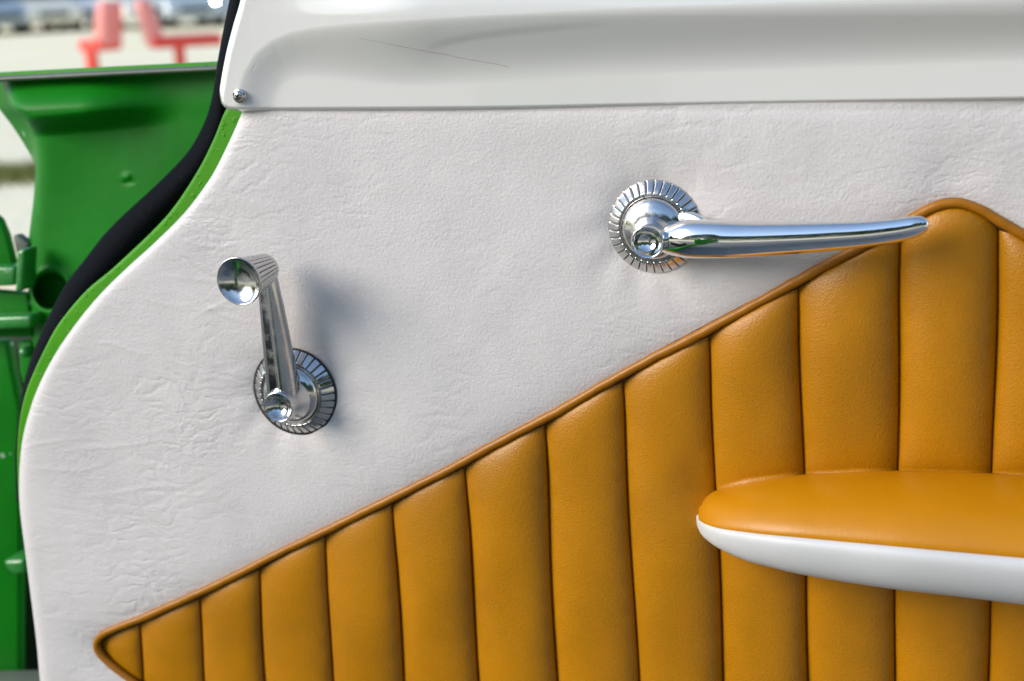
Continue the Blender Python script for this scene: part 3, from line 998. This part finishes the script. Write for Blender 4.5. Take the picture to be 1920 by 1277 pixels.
def tree(loc, hgt, cr, label, seed):
    r = random.Random(seed)
    root = empty('tree', loc, label, 'tree', 'trees beyond the parked cars')
    base = Vector(loc)
    path = [base + Vector((0.15 * math.sin(i * .9 + seed), 0.12 * math.cos(i), hgt * .62 * i / 6)) for i in range(7)]
    sweep('trunk', path, np.linspace(.32, .12, 7), M_BARK, root, up=(0, 1, 0.01), n=10)
    nleaf = 2600
    vs, fs = [], []
    lobes = [(Vector((r.uniform(-.6, .6) * cr, r.uniform(-.6, .6) * cr, hgt * r.uniform(.42, .9))), cr * r.uniform(.32, .55)) for _ in range(13)]
    for i in range(nleaf):
        c, rad = r.choice(lobes)
        d_ = Vector((r.gauss(0, 1), r.gauss(0, 1), r.gauss(0, .8))).normalized() * rad * r.uniform(.55, 1.05)
        p_ = base + c + d_
        e1_ = Vector((r.gauss(0, 1), r.gauss(0, 1), r.gauss(0, 1))).normalized() * r.uniform(.12, .26)
        e2_ = e1_.orthogonal().normalized() * e1_.length * .7
        b_ = len(vs)
        vs += [p_ - e1_, p_ + e2_, p_ + e1_, p_ - e2_]
        fs.append((b_, b_ + 1, b_ + 2, b_ + 3))
    me = bpy.data.meshes.new('crown')
    me.from_pydata(vs, [], fs)
    link('crown', me, M_LEAF, root, False)
    return root


for i, (tx, dist, hh_, cr_, lab) in enumerate([(-80, 80, 9, 4.5, 'leafy tree at the far left behind the parked cars'), (40, 84, 10, 5, 'broad leafy tree behind the cream car'),
                                     (175, 78, 8, 4, 'small leafy tree behind the white car'), (290, 82, 10, 5, 'tall leafy tree behind the ivory car'), (420, 79, 9, 4.5, 'leafy tree beside the door edge')]):
    tree(Gd(tx, dist), hh_, cr_, lab, i + 3)

M_RED = mat('red_plastic', (0.80, 0.07, 0.05), 0.3)


M_PINK = mat('overexposed_red_plastic', (0.86, 0.30, 0.27), 0.3)  # paler copy of the red: overexposure painted into the seat backs


def red_seat(px_, dist, flip, seat_len, label):
    p = Gd(px_, dist)
    root = empty('red_seat', (0, 0, 0), label, 'seat', 'red seats on the pale ground')
    sgn = -1 if flip else 1
    bm = bmesh.new()
    # high back, curved in profile
    prof = [(0.00, .40), (-.02, .55), (-.05, .72), (-.10, .90), (-.12, .98)]
    thick = [.22, .21, .20, .18, .12]
    rings = []
    for (x, z), th_ in zip(prof, thick):
        rings.append([bm.verts.new((sgn * (x + a_ * th_), b_ * .17, z)) for a_, b_ in ((-.5, -1), (.5, -1), (.5, 1), (-.5, 1))])
    for ra, rb_ in zip(rings[:-1], rings[1:]):
        for i in range(4):
            bm.faces.new((ra[i], ra[(i + 1) % 4], rb_[(i + 1) % 4], rb_[i]))
    bm.faces.new(rings[0]); bm.faces.new(rings[-1])
    bevel(from_bm('backrest', bm, M_PINK, root), .03)
    bm = bmesh.new()
    box(bm, (sgn * (seat_len / 2 - .06), 0, .41), (seat_len, .40, .16))
    bevel(from_bm('seat', bm, M_RED, root), .03)
    bm = bmesh.new()
    lx_ = sgn * (seat_len * (.80 if flip else .34))
    box(bm, (lx_, 0, .175), (.13, .13, .35))
    box(bm, (lx_, 0, .012), (.3, .3, .024))
    bevel(from_bm('leg', bm, M_RED, root), .01)
    root.location = p
    root.rotation_euler.z = YAW + sgn * .5
    return root


red_seat(205, 18.5, True, .42, 'red seat facing left on a post, nearer the middle of the cars')
red_seat(292, 18.5, False, .95, 'long red seat facing right on a post, beside the door edge')

# grass verge glimpsed under the fender lip
M_GRASS = mat('dry_grass', (0.24, 0.25, 0.07), 0.8)
gp = P(20, 335, 0); dgr = Vector(gp) - CAM
tg = -CAM.z / dgr.z
gc = CAM + dgr * tg
bm = bmesh.new()
r = random.Random(5)
for _ in range(5000):
    x, y = r.gauss(0, .9), r.gauss(0, .16)
    hgt = r.uniform(.04, .12)
    aa = r.uniform(0, 6.28)
    vv_ = [bm.verts.new((x - .006 * math.cos(aa), y - .006 * math.sin(aa), 0)), bm.verts.new((x + .006 * math.cos(aa), y + .006 * math.sin(aa), 0)), bm.verts.new((x + r.gauss(0, .03), y + r.gauss(0, .03), hgt))]
    bm.faces.new(vv_)
gr = from_bm('grass', bm, M_GRASS, None, False)
gr.location = (gc.x, gc.y, 0.004)
gr.rotation_euler.z = YAW
tag(gr, 'strip of olive grass on the pale ground', 'grass', kind='stuff')

# added leaf ring behind the viewer: blocks sky light, darkens chrome, gap for sun
vs, fs = [], []
r = random.Random(21)
for i in range(26000):
    aa = math.radians(r.uniform(190, 350))
    dd = r.uniform(30, 36)
    gap = max(0.0, 1 - abs(math.degrees(aa) - 218) / 26)
    top = (13 + 2.2 * math.sin(aa * 9) + 1.3 * math.sin(aa * 23 + 1)) * (1 - 0.75 * min(1, gap * 1.8))
    p_ = Vector((dd * math.cos(aa), dd * math.sin(aa), r.uniform(0, 1) ** .8 * top))
    e1_ = Vector((r.gauss(0, 1), r.gauss(0, 1), r.gauss(0, 1))).normalized() * r.uniform(.3, .6)
    e2_ = e1_.orthogonal().normalized() * e1_.length * .7
    b_ = len(vs)
    vs += [p_ - e1_, p_ + e2_, p_ + e1_, p_ - e2_]
    fs.append((b_, b_ + 1, b_ + 2, b_ + 3))
me = bpy.data.meshes.new('added_treeline')
me.from_pydata(vs, [], fs)
tl = link('added_treeline', me, M_LEAF, None, False)
tag(tl, 'unseen ring of leaves added behind the viewer to cut sky light and darken the chrome', 'added_treeline', kind='stuff')
